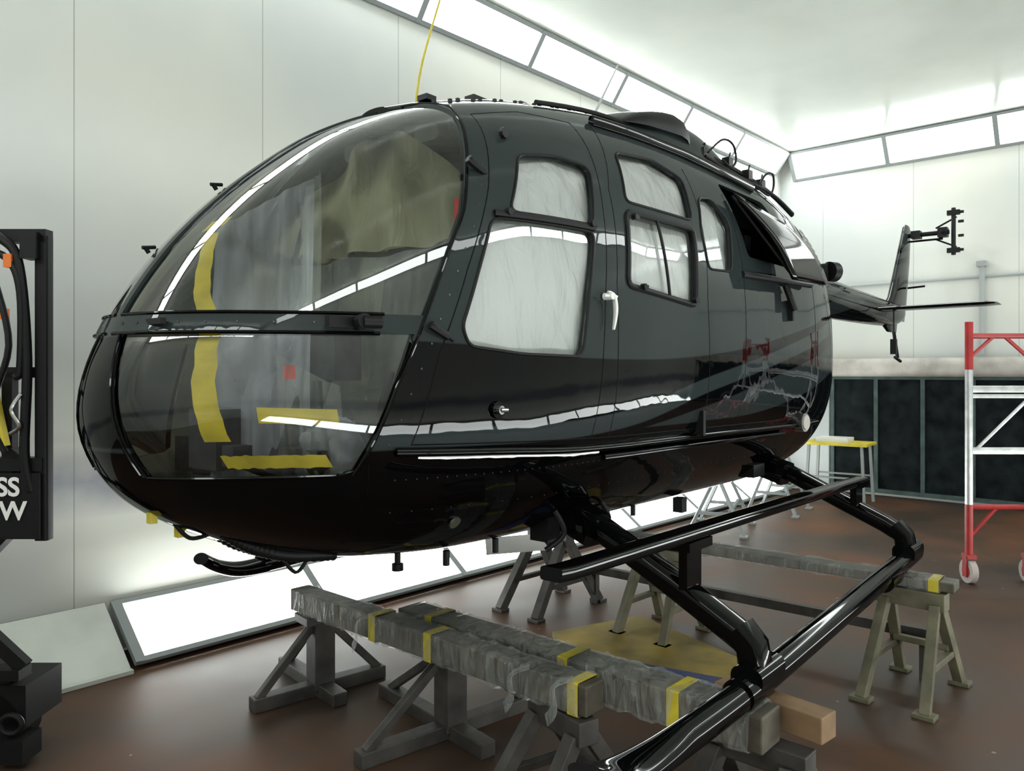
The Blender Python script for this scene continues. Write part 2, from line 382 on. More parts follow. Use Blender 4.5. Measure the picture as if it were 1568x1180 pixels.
for sgn in(-1,1):
    prism(shield,lambda u,z:sgn*.014,sgn*2)
    prism(chin,lambda u,z:sgn*(.06+(1.61-z)*CS),sgn*2)
    for w in WIN.values(): prism(w,lambda u,z:sgn*.3,sgn*2)
OPEN=[(2.44,2.36),(2.98,2.36),(3.08,2.02),(2.50,2.02)]
prism(roundpoly(OPEN),lambda u,z:-.3,-2)
cu=mesh('cutter',cut.v,cut.f,None)
md=shell.modifiers.new('b','BOOLEAN');md.operation='DIFFERENCE';md.solver='EXACT';md.use_self=False;md.object=cu
dg=bpy.context.evaluated_depsgraph_get()
me2=bpy.data.meshes.new_from_object(shell.evaluated_get(dg))
for p in me2.polygons:p.use_smooth=True
me2.set_sharp_from_angle(angle=math.radians(30))
bpy.data.objects.remove(shell);bpy.data.objects.remove(cu)
body=link(bpy.data.objects.new('fuselage_shell',me2),heli)
vg,fg=hullgrid((.995,.9875,.99))
def inpoly(p,poly):
    x,y=p;c=False;n=len(poly)
    for i in range(n):
        x1,y1=poly[i];x2,y2=poly[i-1]
        if (y1>y)!=(y2>y) and x<(x2-x1)*(y-y1)/(y2-y1)+x1:c=not c
    return c
def grow(poly,m):
    cx=sum(p[0] for p in poly)/len(poly);cy=sum(p[1] for p in poly)/len(poly);out=[]
    for p in poly:
        d=Vector((p[0]-cx,p[1]-cy));d=d+d.normalized()*m;out.append((cx+d.x,cy+d.y))
    return out
WG=[grow(w,.03) for w in WIN.values()]
keep=[]
for f in fg:
    c=sum((vg[i] for i in f),Vector())/4
    if c.z>1.2 and c.x<edge_u(c.z)+.03: keep.append(f);continue
    if any(inpoly((c.x,c.z),w) for w in WG): keep.append(f)
me=bpy.data.meshes.new('g');me.from_pydata([tuple(v) for v in vg],[],keep);me.update()
bm=bmesh.new();bm.from_mesh(me);bmesh.ops.delete(bm,geom=[v for v in bm.verts if not v.link_faces],context='VERTS');bmesh.ops.recalc_face_normals(bm,faces=bm.faces);bm.to_mesh(me);bm.free()
for p in me.polygons:p.use_smooth=True
me.materials.append(GLASS);link(bpy.data.objects.new('canopy_glass',me),heli)
def dens(poly,step=.03,closed=True):
    out=[];n=len(poly)
    for i in range(n if closed else n-1):
        a=Vector(poly[i]);b=Vector(poly[(i+1)%n]);k=max(1,int((b-a).length/step))
        for j in range(k): out.append(tuple(a+(b-a)*j/k))
    if not closed: out.append(tuple(poly[-1]))
    return out
a=Acc()
for sd in(-1,1):
    for nme,w in WIN.items():
        r=.011 if 'sliding' in nme else .005
        a.tube([hy(u,z,sd,.001) for u,z in dens(w)],r,8,closed=True)
a.done('window_seals',BLACKM,heli,True)
a=Acc()
for sd in(-1,1):
    a.tube([hy(1.70+.02*t,2.06-.28*t,sd,.004) for t in [i/8 for i in range(9)]],.006,8)
    a.tube([hy(.89+.4*t,1.978,sd,.004) for t in [i/10 for i in range(11)]],.011,8)
    for (u,z) in((.93,1.985),(1.27,1.99),(1.52,1.80),(1.90,1.78),(1.53,2.05)):
        p=hy(u,z,sd,.006);a.tube([p,p+Vector((0,sd*.018,0))],.011,10)
        a.box(p+Vector((.012,sd*.006,0)),(.03,.015,.014))
a.done('window_dividers',BLACKM,heli,True)
a=Acc()
arch=[hy(u,z,-1,.001) for u,z in dens([e for e in EDGE if e[1]<2.4],.03,False)]
arch2=[Vector((p.x,-p.y,p.z)) for p in reversed(arch)]
mid=[]
for i in range(1,12):
    y=arch[-1].y+(arch2[0].y-arch[-1].y)*i/12;mid.append(ht(1.02,y))
a.tube(arch+mid+arch2,.005,8)
for z in(1.605,1.658):
    for sd in(-1,1):
        a.tube([hx(sd*y,z,.0) for y in [.02+i*.6/30*.97 for i in range(31)] if y<.60],.005,8)
for sd in(-1,1):
    a.tube([hx(sd*(.06+(1.61-z)*CS),z,.0) for z in [1.6-i*.037 for i in range(11)]],.005,8)
    a.tube([hx(sd*y,1.222,.0) for y in [.16+i*.02 for i in range(18)]],.005,8)
a.done('canopy_edge_trim',BLACK,heli,True)
SEAM=pbr('panel_gap',(.001,.001,.001),.6,spec=.1)
a=Acc()
for sd in(-1,1):
    for pl in ([(1.03,2.36),(.90,2.06),(.77,1.80),(.665,1.55),(.60,1.30)],[(1.47,2.42),(1.37,2.06),(1.31,1.75),(1.27,1.28)],[(1.60,2.44),(1.44,2.14),(1.38,1.8),(1.37,1.28)],
               [(2.12,2.36),(2.04,1.8),(2.06,1.28)],[(.60,1.30),(1.37,1.28),(2.9,1.265)],[(2.42,2.3),(2.40,1.3)],[(3.35,2.35),(3.3,1.0)],[(.50,1.25),(.56,1.0)],[(1.03,2.36),(1.25,2.42),(1.47,2.42)]):
        a.tube([hy(u,z,sd,-.001) for u,z in dens(pl,.04,False)],.0024,6)
a.done('panel_gaps',SEAM,heli,True)
zr=pchip([.5,.9,1.23,2.1,3.1,3.7],[1.285,1.268,1.252,1.243,1.23,1.225])
a=Acc()
for sd in(-1,1):
    a.sweep([hy(u,zr(u),sd,.006) for u in [.56+i*.05 for i in range(61)]],rrect(.028,.024,.01))
    a.sweep([hy(u,2.455-.05*max(0,u-2.2),sd,.012) for u in [1.62+i*.05 for i in range(27)]],rrect(.03,.045,.012))
    a.sweep([hy(u,zr(u)-.03,sd,.018) for u in [1.35+i*.05 for i in range(34)]],rrect(.02,.02,.006))
a.done('door_rails',BLACK,heli,True)
# added metal strip imitating the floor lights' broken reflection along the front-door rail
a=Acc()
a.sweep([hy(u,zr(u)-.012+.004*noise.noise(Vector((u*9,0,0))),-1,.012) for u in [.62+i*.02 for i in range(36)]],rrect(.006,.014,.002,2),scales=[.5+.9*abs(noise.noise(Vector((i*.37,3,0))))+.3 for i in range(36)])
a.done('rail_highlight_strip',METAL,heli,True)
a=Acc()
def rivet(p,r=.0028):
    vs=[];k=6
    for i in range(k): vs.append(p+Vector((r*math.cos(i*math.pi*2/k),0,r*math.sin(i*math.pi*2/k))))
    s=-1 if p.y<0 else 1;vs.append(p+Vector((0,s*r*.6,0)));a.add(vs,[(i,(i+1)%k,k) for i in range(k)])
for i in range(85):
    u=.58+i*.03
    rivet(hy(u,1.20,-1,.0005))
    if i%2: rivet(hy(u,1.10,-1,.0005))
for i in range(0,30,2):
    z=1.3+i*.035;rivet(hy(edge_u(z)+.045,z,-1,.0005),.004)
for i in range(0,26,3): 
    y=-.05-i*.021;rivet(hx(y,1.632,.001),.004)
a.done('rivets',RIV,heli)
a=Acc()
def stub(p,d,r,l,k=14): 
    d=Vector(d).normalized();a.tube([Vector(p),Vector(p)+d*l],r,k)
p=hy(.46,1.632,-1);stub(p,(-.3,-1,.05),.020,.06);stub(p+Vector((-.02,-.05,0)),(.8,-.3,0),.017,.05);a.box(p+Vector((-.05,-.005,0)),(.10,.02,.03))
for u,z in((.88,2.12),(.66,1.61)):
    p=hy(u,z,-1,.010);a.tube([p+Vector((-.03,0,.02)),p+Vector((.03,-.01,-.01))],.012,8);a.tube([p+Vector((-.03,-.01,.025)),p+Vector((.05,-.012,-.02))],.006,8)
p=hx(-.18,1.632,.005);a.box(p,(.015,.08,.016))
p=hy(1.05,2.27,-1,.01);a.tube([p,p+Vector((0,-.015,.0))],.018,10)
for u,z in((2.02,1.30),(2.92,1.80)):
    p=hy(u,z,-1,.01);a.box(p,(.02,.035,.10))
for u,v in((.24,.17),(.45,.15)):
    h=ht(u,v);a.tube([h,h+Vector((-.01,.0,.014))],.007,8);a.tube([h+Vector((-.02,0,.014)),h+Vector((.02,0,.02))],.006,8)
a.done('hinges_and_probes',BLACKM,heli,True)
a=Acc()
p=hy(1.30,1.72,-1,.012)
a.sweep(cr([p+Vector((-.01,-.012,.045)),p+Vector((.012,-.02,.03)),p+Vector((.02,-.022,-.02)),p+Vector((.01,-.02,-.08))],6),rrect(.018,.010,.004),scales=[(.6+.5*math.sin(math.pi*i/18)) for i in range(19)])
a.tube([p+Vector((0,.01,.03)),p+Vector((0,-.025,.03))],.012,12);a.tube([p+Vector((-.03,-.01,.03)),p+Vector((.03,-.02,.03))],.005,8)
a.done('door_handle',WHITEP,heli,True)
a=Acc();p=hy(.85,1.39,-1);a.tube([p,p+Vector((0,-.008,0))],.026,20);a.done('fuel_port_ring',BLACK,heli,True)
a=Acc();a.tube([p,p+Vector((0,-.02,0))],.013,14);a.tube([p+Vector((0,-.02,0)),p+Vector((.012,-.035,0))],.007,10);a.done('fuel_port_pin',METAL,heli,True)
a=Acc();p=hy(3.22,1.24,-1);a.tube([p+Vector((0,.02,0)),p+Vector((-.005,-.035,0))],.048,24);a.done('side_lamp_housing',METAL,heli,True)
a=Acc();a.tube([p+Vector((-.005,-.03,0)),p+Vector((-.006,-.042,0))],.038,24);a.done('side_lamp_lens',DUCT,heli,True)
def blob(name,pts,mat,k=28,n=2.4,parent=heli):
    vs=[];fs=[];m=k
    for (u,w,zb,zt,vc) in pts:
        for j in range(m):
            th=math.pi*j/(m-1);c,s=math.cos(th),math.sin(th)
            vs.append((u,vc+w*math.copysign(abs(c)**(2/n),c),zb+(zt-zb)*abs(s)**(2/n)))
    q=len(pts)
    for i in range(q-1):
        for j in range(m-1): fs.append((i*m+j,i*m+j+1,(i+1)*m+j+1,(i+1)*m+j))
    fs+=[tuple(range(m)),tuple((q-1)*m+j for j in range(m))]
    return mesh(name,vs,fs,mat,parent,True,40)
def interp(keys,n=24):
    cols=list(zip(*keys));xs=list(cols[0]);F=[pchip(xs,list(c)) for c in cols[1:]]
    return [(xs[0]+(xs[-1]-xs[0])*i/n,)+tuple(f(xs[0]+(xs[-1]-xs[0])*i/n) for f in F) for i in range(n+1)]
blob('air_intake_fairing',interp([(2.00,.10,2.58,2.63,-.16),(2.15,.20,2.56,2.69,-.16),(2.45,.27,2.55,2.765,-.16),(2.7,.28,2.55,2.77,-.16),(3.0,.26,2.54,2.72,-.16),(3.3,.15,2.50,2.62,-.16)]),PAINT)
blob('intake_mouth',interp([(2.13,.06,2.62,2.64,-.3),(2.25,.10,2.62,2.70,-.31),(2.5,.11,2.62,2.745,-.34),(2.6,.08,2.6,2.72,-.35)],8),BLACKM)
blob('engine_cowling',interp([(3.15,.40,2.30,2.60,0),(3.4,.52,2.25,2.66,0),(3.7,.56,2.1,2.64,0),(4.0,.53,2.0,2.55,0),(4.25,.40,1.95,2.42,0),(4.45,.22,1.95,2.30,0)]),PAINT)
blob('roof_mast_plate',interp([(.98,.10,2.40,2.46,0),(1.1,.20,2.42,2.50,0),(1.45,.26,2.5,2.595,0),(1.8,.26,2.58,2.65,0),(2.05,.18,2.6,2.68,0)],14),BLACK)
a=Acc()
for i in range(16):
    u=1.05+i*.06;a.box(ht(u,-.24-.02*(i%2))+Vector((0,0,.004)),(.012,.012,.012))
for u,l in((1.15,.05),(1.42,.08),(1.7,.06)): a.box(ht(u,-.1)+Vector((0,0,.022)),(l,.05,.02))
h0=[ht(u,-.34)+Vector((0,0,.014)) for u in [1.5+i*.1 for i in range(18)]]
a.tube(h0,.010,8)
a.tube(cr([(2.75,-.45,2.60),(2.85,-.48,2.68),(2.93,-.5,2.67),(2.97,-.5,2.60),(2.91,-.5,2.55),(2.85,-.48,2.58)],8),.006,8)
a.tube(cr([(3.25,-.5,2.50),(3.30,-.52,2.58),(3.38,-.53,2.60),(3.42,-.52,2.54),(3.36,-.52,2.48),(3.28,-.5,2.5)],8),.006,8)
a.tube(cr([(2.6,-.4,2.60),(2.9,-.42,2.60),(3.2,-.46,2.56),(3.45,-.5,2.50),(3.6,-.56,2.40)],8),.012,8)
a.tube(cr([(2.7,-.46,2.57),(3.0,-.5,2.52),(3.3,-.56,2.47),(3.5,-.6,2.39)],8),.008,8)
for u,v,z in((2.75,-.42,2.60),(3.0,-.44,2.60),(3.18,-.47,2.565),(3.33,-.48,2.54)):
    a.box((u,v,z),(.05,.04,.05));a.tube([(u,v,z),(u+.03,v,z+.06)],.005,8)
a.done('engine_deck_fittings',BLACKM,heli,True)
a=Acc()
for i in range(9):
    z=2.30-i*.032;pts=[hy(u,z,-1,.006) for u in (3.55,3.65,3.75,3.84)]
    a.sweep(pts,rrect(.004,.014,.0015,2),up=(0,-.5,1))
a.done('vent_louvres',METAL,heli)
a=Acc();vs=[]
for i in range(6):
    for j in range(6): vs.append(hy(3.52+.35*i/5,2.02+.31*j/5,-1,.003))
a.add(vs,[(i*6+j,i*6+j+1,(i+1)*6+j+1,(i+1)*6+j) for i in range(5) for j in range(5)]);a.done('vent_recess',BLACKM,heli)
a=Acc();a.tube([(3.78,-.5,2.08),(3.82,-.69,2.09)],.05,20);a.tube([(3.82,-.69,2.09),(3.87,-.71,2.09)],.058,20);a.done('exhaust_stub',BLACKM,heli,True)
a=Acc()
q=[(2.42,-.735,2.30),(3.02,-.75,2.24),(3.18,-.90,1.94),(2.62,-.93,1.92)]
c=[Vector(x) for x in q];vs=[]
for i in range(9):
    for j in range(9):
        s,t=i/8,j/8;p=(c[0]*(1-s)+c[1]*s)*(1-t)+(c[3]*(1-s)+c[2]*s)*t;p.y-=.035*math.sin(math.pi*t);vs.append(p)
a.add(vs,[(i*9+j,i*9+j+1,(i+1)*9+j+1,(i+1)*9+j) for i in range(8) for j in range(8)])
o=a.done('hatch_panel',BLACK,heli,True);s=o.modifiers.new('s','SOLIDIFY');s.thickness=.012
a=Acc();a.tube([(2.48,-.70,2.30),(2.66,-.90,1.95)],.008,8);a.tube([(2.40,-.78,1.93),(3.2,-.80,1.95)],.016,10);a.tube([(2.86,-.80,1.92),(2.90,-.83,1.80)],.016,8)
for k in range(5): a.box((2.5+k*.12,-.5,2.1+.03*(k%3)),(.07,.12,.14+.05*(k%2)))
a.tube(cr([(2.42,-.62,2.35),(2.5,-.66,2.2),(2.45,-.68,2.1),(2.55,-.7,2.0)],6),.015,8)
a.done('hatch_bay_parts',BLACKM,heli,True)
# ---- tail boom
a=Acc();prof=[(math.cos(2*math.pi*i/28),math.sin(2*math.pi*i/28)) for i in range(28)]
bp=[(3.9,0,2.20),(4.5,0,2.17),(6.0,0,2.12),(7.6,0,2.10),(8.1,0,2.12)]
a.sweep(cr(bp,6),prof,scales=[(.24-.15*i/24,.22-.12*i/24) for i in range(25)]);a.done('tail_boom',PAINT,heli,True,50)
def foil(name,sec,mat,k=20,parent=heli):
    vs=[];fs=[]
    for le,te,t,nm in sec:
        le=Vector(le);te=Vector(te);nm=Vector(nm).normalized()
        for j in range(k):
            th=2*math.pi*j/k;x=.5-.5*math.cos(th);y=math.sin(th)*(.35+.65*(1-x)**.5)*.5
            vs.append(le+(te-le)*x+nm*t*y)
    for i in range(len(sec)-1):
        for j in range(k): fs.append((i*k+j,i*k+(j+1)%k,(i+1)*k+(j+1)%k,(i+1)*k+j))
    fs+=[tuple(range(k)),tuple((len(sec)-1)*k+j for j in range(k))]
    return mesh(name,vs,fs,mat,parent,True,50)
foil('tail_fin',[((7.45,0,2.08),(8.42,0,2.05),.12,(0,1,0)),((7.80,0,2.28),(8.50,0,2.22),.10,(0,1,0)),((8.15,0,2.75),(8.64,0,2.70),.08,(0,1,0)),((8.38,0,3.08),(8.70,0,3.06),.06,(0,1,0)),((8.48,0,3.12),(8.66,0,3.11),.03,(0,1,0))],PAINT)
foil('horizontal_stabilizer',[((6.85,-1.08,2.10),(7.22,-1.08,2.10),.02,(0,0,1)),((6.82,-1.0,2.10),(7.24,-1.0,2.10),.045,(0,0,1)),((6.82,1.0,2.08),(7.24,1.0,2.08),.045,(0,0,1)),((6.85,1.08,2.08),(7.22,1.08,2.08),.02,(0,0,1))],BLACK)
foil('ventral_fin',[((7.45,0,2.02),(8.15,0,2.05),.08,(0,1,0)),((7.75,0,1.92),(8.1,0,1.92),.05,(0,1,0))],PAINT)
a=Acc();a.tube([(8.0,0,1.93),(8.15,0,1.66)],.018,8);a.tube([(8.05,0,1.66),(8.27,0,1.62)],.016,8)
hub=Vector((8.52,0,3.0));a.tube([hub,hub+Vector((0,-.42,0))],.025,12)
tip=hub+Vector((0,-.36,0))
a.tube([tip+Vector((0,-.1,-.25)),tip+Vector((0,-.1,.25))],.022,10);a.box(tip,(.10,.09,.10));a.tube([tip+Vector((-.13,0,0)),tip+Vector((.13,0,0))],.02,8)
for sz in(-1,1):
    a.box(tip+Vector((0,-.1,sz*.2)),(.05,.12,.05));a.tube([tip+Vector((.05,.08,sz*.06)),tip+Vector((.05,-.12,sz*.16))],.01,6)
a.box(hub+Vector((0,-.1,0)),(.12,.09,.08));a.tube([hub+Vector((.04,-.02,-.06)),hub+Vector((.04,-.35,-.06))],.012,6)
for sz in(-.2,-.05,.1,.2): a.box(tip+Vector((.0,-.17,sz)),(.035,.05,.025))
a.tube([(8.45,-.03,2.42),(8.45,-.2,2.43)],.012,6)
a.done('tail_rotor_hub',BLACKM,heli,True)
a=Acc();a.tube([(7.0,-.25,2.08),(7.0,-.25,1.78)],.006,6);a.box((7.0,-.25,1.74),(.05,.05,.14));a.done('hanging_tag',BLACKM,heli)
# ---- landing gear
a=Acc()
SK=1.25;zs=.55
for sd in(-1,1):
    y=sd*SK;du=.02 if sd<0 else .47
    if sd<0: pts=[(.54,y,.62),(.64,y,.58),(.80,y,.558),(1.0,y,zs)]
    else: pts=[(.99,y,.63),(1.07,y,.58),(1.18,y,.545),(1.32,y,.54)]
    pts=cr(pts+[(1.44,y,zs),(2.4,y,zs+.03),(3.24,y,zs+.06),(3.36,y,zs+.065)],8)
    n=len(pts);sc=[];q0=pts[0].x
    for i,p in enumerate(pts):
        k=max(0,min(1,1-(p.x-q0)/.42));sc.append((1+.7*k*(1 if p.x>q0+.04 else .6),1-(.5 if sd<0 else .35)*k))
    a.tube(pts,.044,18,scales=sc)
    for u in(1.3,2.8): a.sweep([(u,y,zs+.02*(u-1)*.9-.002),(u+.16,y,zs+.02*(u-.9)*.9-.002)],[(x*.050,yy*.048) for x,yy in prof])
    for u,zf,dz in((1.44,zs,0),(3.24,zs+.06,.05)):
        leg=[(u+.04,sd*.0,.98),(u+.04,sd*.45,1.0),(u+.03,sd*.62,.965+dz*.4),(u+.02,sd*.70,.93+dz*.5),(u+.01,sd*.95,.81+dz*.7),(u,sd*1.15,.71+dz),(u,sd*1.205,.68+dz)]
        a.sweep(leg,rrect(.075,.095,.022),up=(1,0,0))
        a.sweep([(u,sd*1.19,.705+dz),(u,sd*1.235,.66+dz),(u,sd*1.245,.60+dz),(u,sd*1.25,.55+dz)],rrect(.085,.10,.022),up=(1,0,0))
        a.sweep([(u+.02,sd*.52,.985+dz*.3),(u+.01,sd*.66,.94+dz*.4)],rrect(.12,.13,.03),up=(1,0,0))
        a.sweep([(u-.08,y,zf+.03),(u+.1,y,zf+.03)],rrect(.10,.08,.03))
    ys=sd*1.02
    a.sweep([(.70,ys,.99),(.76,ys,.985),(3.25,ys,.955),(3.30,ys,.955)],rrect(.07,.035,.008))
    for u,zz in((1.45,.80),(3.22,.84)):
        a.bar((u,ys,zz),(u,ys,.96),.03,.10);a.box((u,ys,.945),(.16,.08,.03))
a.done('landing_gear',BLACK,heli,True,40)
a=Acc()
for u,v,z,s in((1.35,-.50,.95,(.07,.08,.10)),(1.50,-.56,.98,(.06,.06,.08)),(3.05,-.55,1.0,(.14,.08,.08)),(2.55,-.4,.86,(.05,.05,.07)),(3.35,-.5,1.03,(.08,.08,.08))):
    a.box((u,v,z),s)
a.tube([(1.05,-.05,.88),(1.05,-.05,.80)],.012,10);a.tube([(1.05,-.05,.80),(1.05,-.05,.775)],.022,12)
a.tube(cr([(3.35,-.5,1.0),(3.4,-.55,.94),(3.3,-.6,.9),(3.2,-.58,.95)],6),.010,8)
for u,v in((1.3,-.58),(1.38,-.52),(1.6,-.57),(1.7,-.5)): a.tube(cr([(u,v,1.02),(u+.03,v-.02,.94),(u-.01,v+.03,.88)],6),.010,8)
for u in(1.0,1.25,1.9,2.2): a.tube([(u,-.35,.9),(u,-.35,.85)],.012,10)
a.done('belly_fittings',BLACKM,heli,True)
a=Acc()
for off in(0,.07):
    path=cr([(.32,-.12+off,1.04),(.40,-.14+off,.985),(.50,-.18+off,.95),(.64,-.22+off,.935)],14);n=len(path)
    a.tube(path,.020,12,scales=[1+.14*(i%2) for i in range(n)])
a.tube(cr([(.50,-.12,.95),(.55,-.14,.88),(.59,-.15,.92)],6),.006,8)
a.tube(cr([(.22,-.02,1.07),(.26,-.04,1.02),(.30,-.08,1.03)],6),.006,8)
a.done('nose_duct_hoses',BLACKM,heli,True)
a=Acc();a.box((.16,-.02,1.095),(.02,.025,.04));a.box((.26,.02,1.03),(.02,.025,.03));a.done('tape_tabs',TAPE,heli)
a=Acc();a.bar((1.50,-.08,.79),(1.66,-.27,.81),.004,.07);a.done('paper_tag',WHITEP,heli)
a=Acc();p=hy(.84,1.045,-1,.002);a.tube([p,p+Vector((0,-.006,-.004))],.02,16);a.done('drain_plate',METAL,heli,True)
# ---- interior
a=Acc()
a.box((1.6,0,1.10),(1.6,1.0,.04));a.box((2.42,0,1.7),(.04,1.1,1.2));a.box((.85,0,1.13),(.35,.8,.04))
for sd in(-1,1):
    a.sweep(cr([(1.0,sd*.60,1.15),(1.02,sd*.62,1.6),(1.08,sd*.55,2.1),(1.12,sd*.38,2.33),(1.14,0,2.40)],6),rrect(.05,.05,.01))
a.sweep([(1.05,-.2,2.35),(2.3,-.2,2.52)],rrect(.12,.06,.02));a.sweep([(1.05,.2,2.35),(2.3,.2,2.52)],rrect(.12,.06,.02))
a.done('cabin_floor_and_frames',INT,heli,True,40)
for sd in(-1,1):
    a=Acc();a.sweep(cr([(.98,sd*.33,1.18),(1.02,sd*.33,1.32),(1.30,sd*.33,1.36),(1.42,sd*.33,1.42),(1.50,sd*.33,1.75),(1.55,sd*.33,2.05)],6),rrect(.42,.12,.05),up=(0,0,1))
    o=a.done('seat_'+('port' if sd<0 else 'starboard'),SEAT,heli,True,50)
a=Acc();a.sweep([(.50,0,1.10),(.56,0,1.30),(.64,0,1.52)],rrect(.12,.34,.04),up=(0,1,0));a.box((.62,0,1.56),(.10,.62,.17))
for sd in(-1,1): a.tube(cr([(.80,sd*.3,1.15),(.74,sd*.3,1.3),(.80,sd*.3,1.5)],5),.012,8)
for y in(-.38,-.26,.26,.38): a.box((.46,y,1.22),(.03,.07,.12));a.tube([(.46,y,1.22),(.6,y,1.15)],.008,6)
a.box((.36,0,1.3),(.08,.16,.18));a.box((.34,-.16,1.26),(.06,.06,.06));a.tube(cr([(.3,-.2,1.25),(.4,-.3,1.2),(.5,-.4,1.2)],6),.01,8)
a.done('instrument_console',SEAT,heli,True,40)
def curtain(name,A,Bp,z0,z1,mat,amp=.02,n=40,m=24,seed=0):
    vs=[]
    for i in range(n+1):
        for j in range(m+1):
            s,t=i/n,j/m;x=A[0]+(Bp[0]-A[0])*s;y=A[1]+(Bp[1]-A[1])*s
            w=noise.noise(Vector((s*6+seed,t*1.5,seed)))*amp*2+math.sin(s*23+seed+t)*amp*.5
            zt=z1 if not callable(z1) else z1(s)
            vs.append(Vector((x+w,y+w*.6,z0+(zt-z0)*t)))
    return mesh(name,vs,[(i*(m+1)+j,i*(m+1)+j+1,(i+1)*(m+1)+j+1,(i+1)*(m+1)+j) for i in range(n) for j in range(m)],mat,heli,True)
curtain('plastic_curtain_1',(.33,-.02),(.58,-.19),1.14,lambda s:1.93+.17*s,PLASTIC,seed=1)
curtain('plastic_curtain_2',(.62,-.16),(.95,.40),1.14,lambda s:2.15,PLASTIC2,seed=5)
curtain('plastic_curtain_3',(.36,-.33),(.50,-.44),1.24,lambda s:1.55-.1*s,PLASTIC2,seed=12)
curtain('overhead_paper',(1.06,-.42),(.98,.45),1.95,lambda s:2.37-.25*(2*s-1)**2,PAPER,amp=.05,seed=8)
curtain('seat_cover_sheet',(.97,-.56),(.95,.56),1.2,lambda s:1.92,PLASTIC2,amp=.04,seed=15)
vs=[];n=20
for i in range(n+1):
    for j in range(n):
        th=math.pi*i/n;ph=2*math.pi*j/n;d=Vector((math.sin(th)*math.cos(ph),math.sin(th)*math.sin(ph),math.cos(th)))
        r=.11*(1+.35*noise.noise(d*2.5)+.12*noise.noise(d*8));vs.append(Vector((.55,-.36,1.24))+Vector((d.x*r,d.y*r,d.z*r*1.1)))
mesh('plastic_bag',vs,[(i*n+j,i*n+(j+1)%n,(i+1)*n+(j+1)%n,(i+1)*n+j) for i in range(n) for j in range(n)],PLASTIC,heli,True)
for nme,w in WIN.items():
    g=grow(w,.05);us=[p[0] for p in g];zz=[p[1] for p in g];u0,u1,z0,z1=min(us),max(us),min(zz),max(zz);n=44
    for sd in(-1,1):
        vs=[];fs=[]
        for i in range(n+1):
            for j in range(n+1):
                u=u0+(u1-u0)*i/n;z=z0+(z1-z0)*j/n;p=hy(u,z,sd)
                d=.032+.014*noise.noise(Vector((u*6+sd,z*4,.3)))+.008*noise.noise(Vector((u*18+z*8,z*7,1.3)))
                vs.append(Vector((p.x,p.y-sd*d,p.z-.01)))
        for i in range(n):
            for j in range(n):
                if inpoly((u0+(u1-u0)*(i+.5)/n,z0+(z1-z0)*(j+.5)/n),g): fs.append((i*(n+1)+j,i*(n+1)+j+1,(i+1)*(n+1)+j+1,(i+1)*(n+1)+j))
        used=sorted({i for f in fs for i in f});mp={k:i for i,k in enumerate(used)}
        mesh('masking_film_'+nme,[vs[i] for i in used],[tuple(mp[i] for i in f) for f in fs],MASK if sd<0 else PAPER,heli,True)
a=Acc()
vs=[];zz=[1.92-i*.021 for i in range(30)]
for z in zz:
    j=.006*noise.noise(Vector((z*20,0,0)))
    yc=-.115-.19*(1.92-z)/.3 if z>1.62 else -.305-.03*(1.62-z)/.3
    vs+=[hx(yc+.022+j,z,-.03),hx(yc-.026+j,z,-.03)]
a.add(vs,[(2*i,2*i+1,2*i+3,2*i+2) for i in range(len(zz)-1)])
vs=[]
for i in range(16):
    y=-.415-.12*i/15;z=1.385-.008*i/15;vs+=[hx(y,z+.022,-.03),hx(y,z-.022,-.03)]
a.add(vs,[(2*i,2*i+1,2*i+3,2*i+2) for i in range(15)])
vs=[]
for i in range(20):
    y=-.33-.17*i/19;z=1.252+.006*noise.noise(Vector((i*.7,0,0)));vs+=[hx(y,z+.018,-.03),hx(y,z-.02,-.03)]
a.add(vs,[(2*i,2*i+1,2*i+3,2*i+2) for i in range(19)])
vs=[hx(-.05,1.93,-.03),hx(-.13,1.945,-.03),hx(-.055,1.965,-.03),hx(-.13,1.975,-.03)];a.add(vs,[(0,1,3,2)])
a.done('masking_tape',TAPE,heli)
a=Acc();a.box((.42,-.30,1.50),(.02,.03,.04));a.box((.93,-.48,2.02),(.02,.03,.07));a.done('remove_before_flight_tags',REDF,heli)

# ------------------------------------------------------------------ support gear on the floor
def beam(name,p0,p1,w,h,wrap=True,tapes=(),mat=WOODG,strips=()):
    root=empty(name);p0=Vector(p0);p1=Vector(p1)
    a=Acc();a.bar(p0,p1,w,h);a.done('timber',mat,root,bevel=.006)
    d=(p1-p0);ln=d.length;d.normalize()
    if wrap:
        n=90;pr=rrect(w+.014,h+.014,.012,3);a=Acc();pts=[p0+d*(ln*(.02+.96*i/n)) for i in range(n+1)]
        a.sweep(pts,pr,cap=False);
        for i,v in enumerate(a.v): a.v[i]=v+Vector((noise.noise(v*30),noise.noise(v*30+Vector((5,0,0))),noise.noise(v*30+Vector((0,7,0)))))*.013
        a.done('stretch_wrap',WRAP,root,True)
    a=Acc()
    for t in tapes:
        q=p0+d*ln*t;a.sweep([q-d*.022,q+d*.022],rrect(w+.012,h+.012,.006),cap=False)
    if tapes:a.done('tape_bands',TAPE,root)
    if strips:
        a=Acc()
        for (x,y) in strips:
            a.sweep(cr([(x,y,.50),(x-.04,y+.05,.47),(x-.06,y+.03,.41),(x-.05,y+.07,.36)],6),[(-.02,0),(.02,.002),(.02,.004),(-.02,.003)])
        a.done('loose_wrap_strips',WRAP,root,True)
    return root
beam('support_beam',(2.05,3.24,.44),(2.06,1.52,.44),.10,.10,True,(.36,.56,.97),strips=((2.0,1.75),(2.02,1.58),(1.99,2.6)))
beam('support_beam',(2.20,2.62,.44),(2.23,1.00,.44),.13,.11,True,(.12,.55,.82),strips=((2.13,2.45),))
beam('timber_plank',(3.86,3.75,.52),(4.02,.92,.52),.12,.045,True,(.03,.97),WOODG)
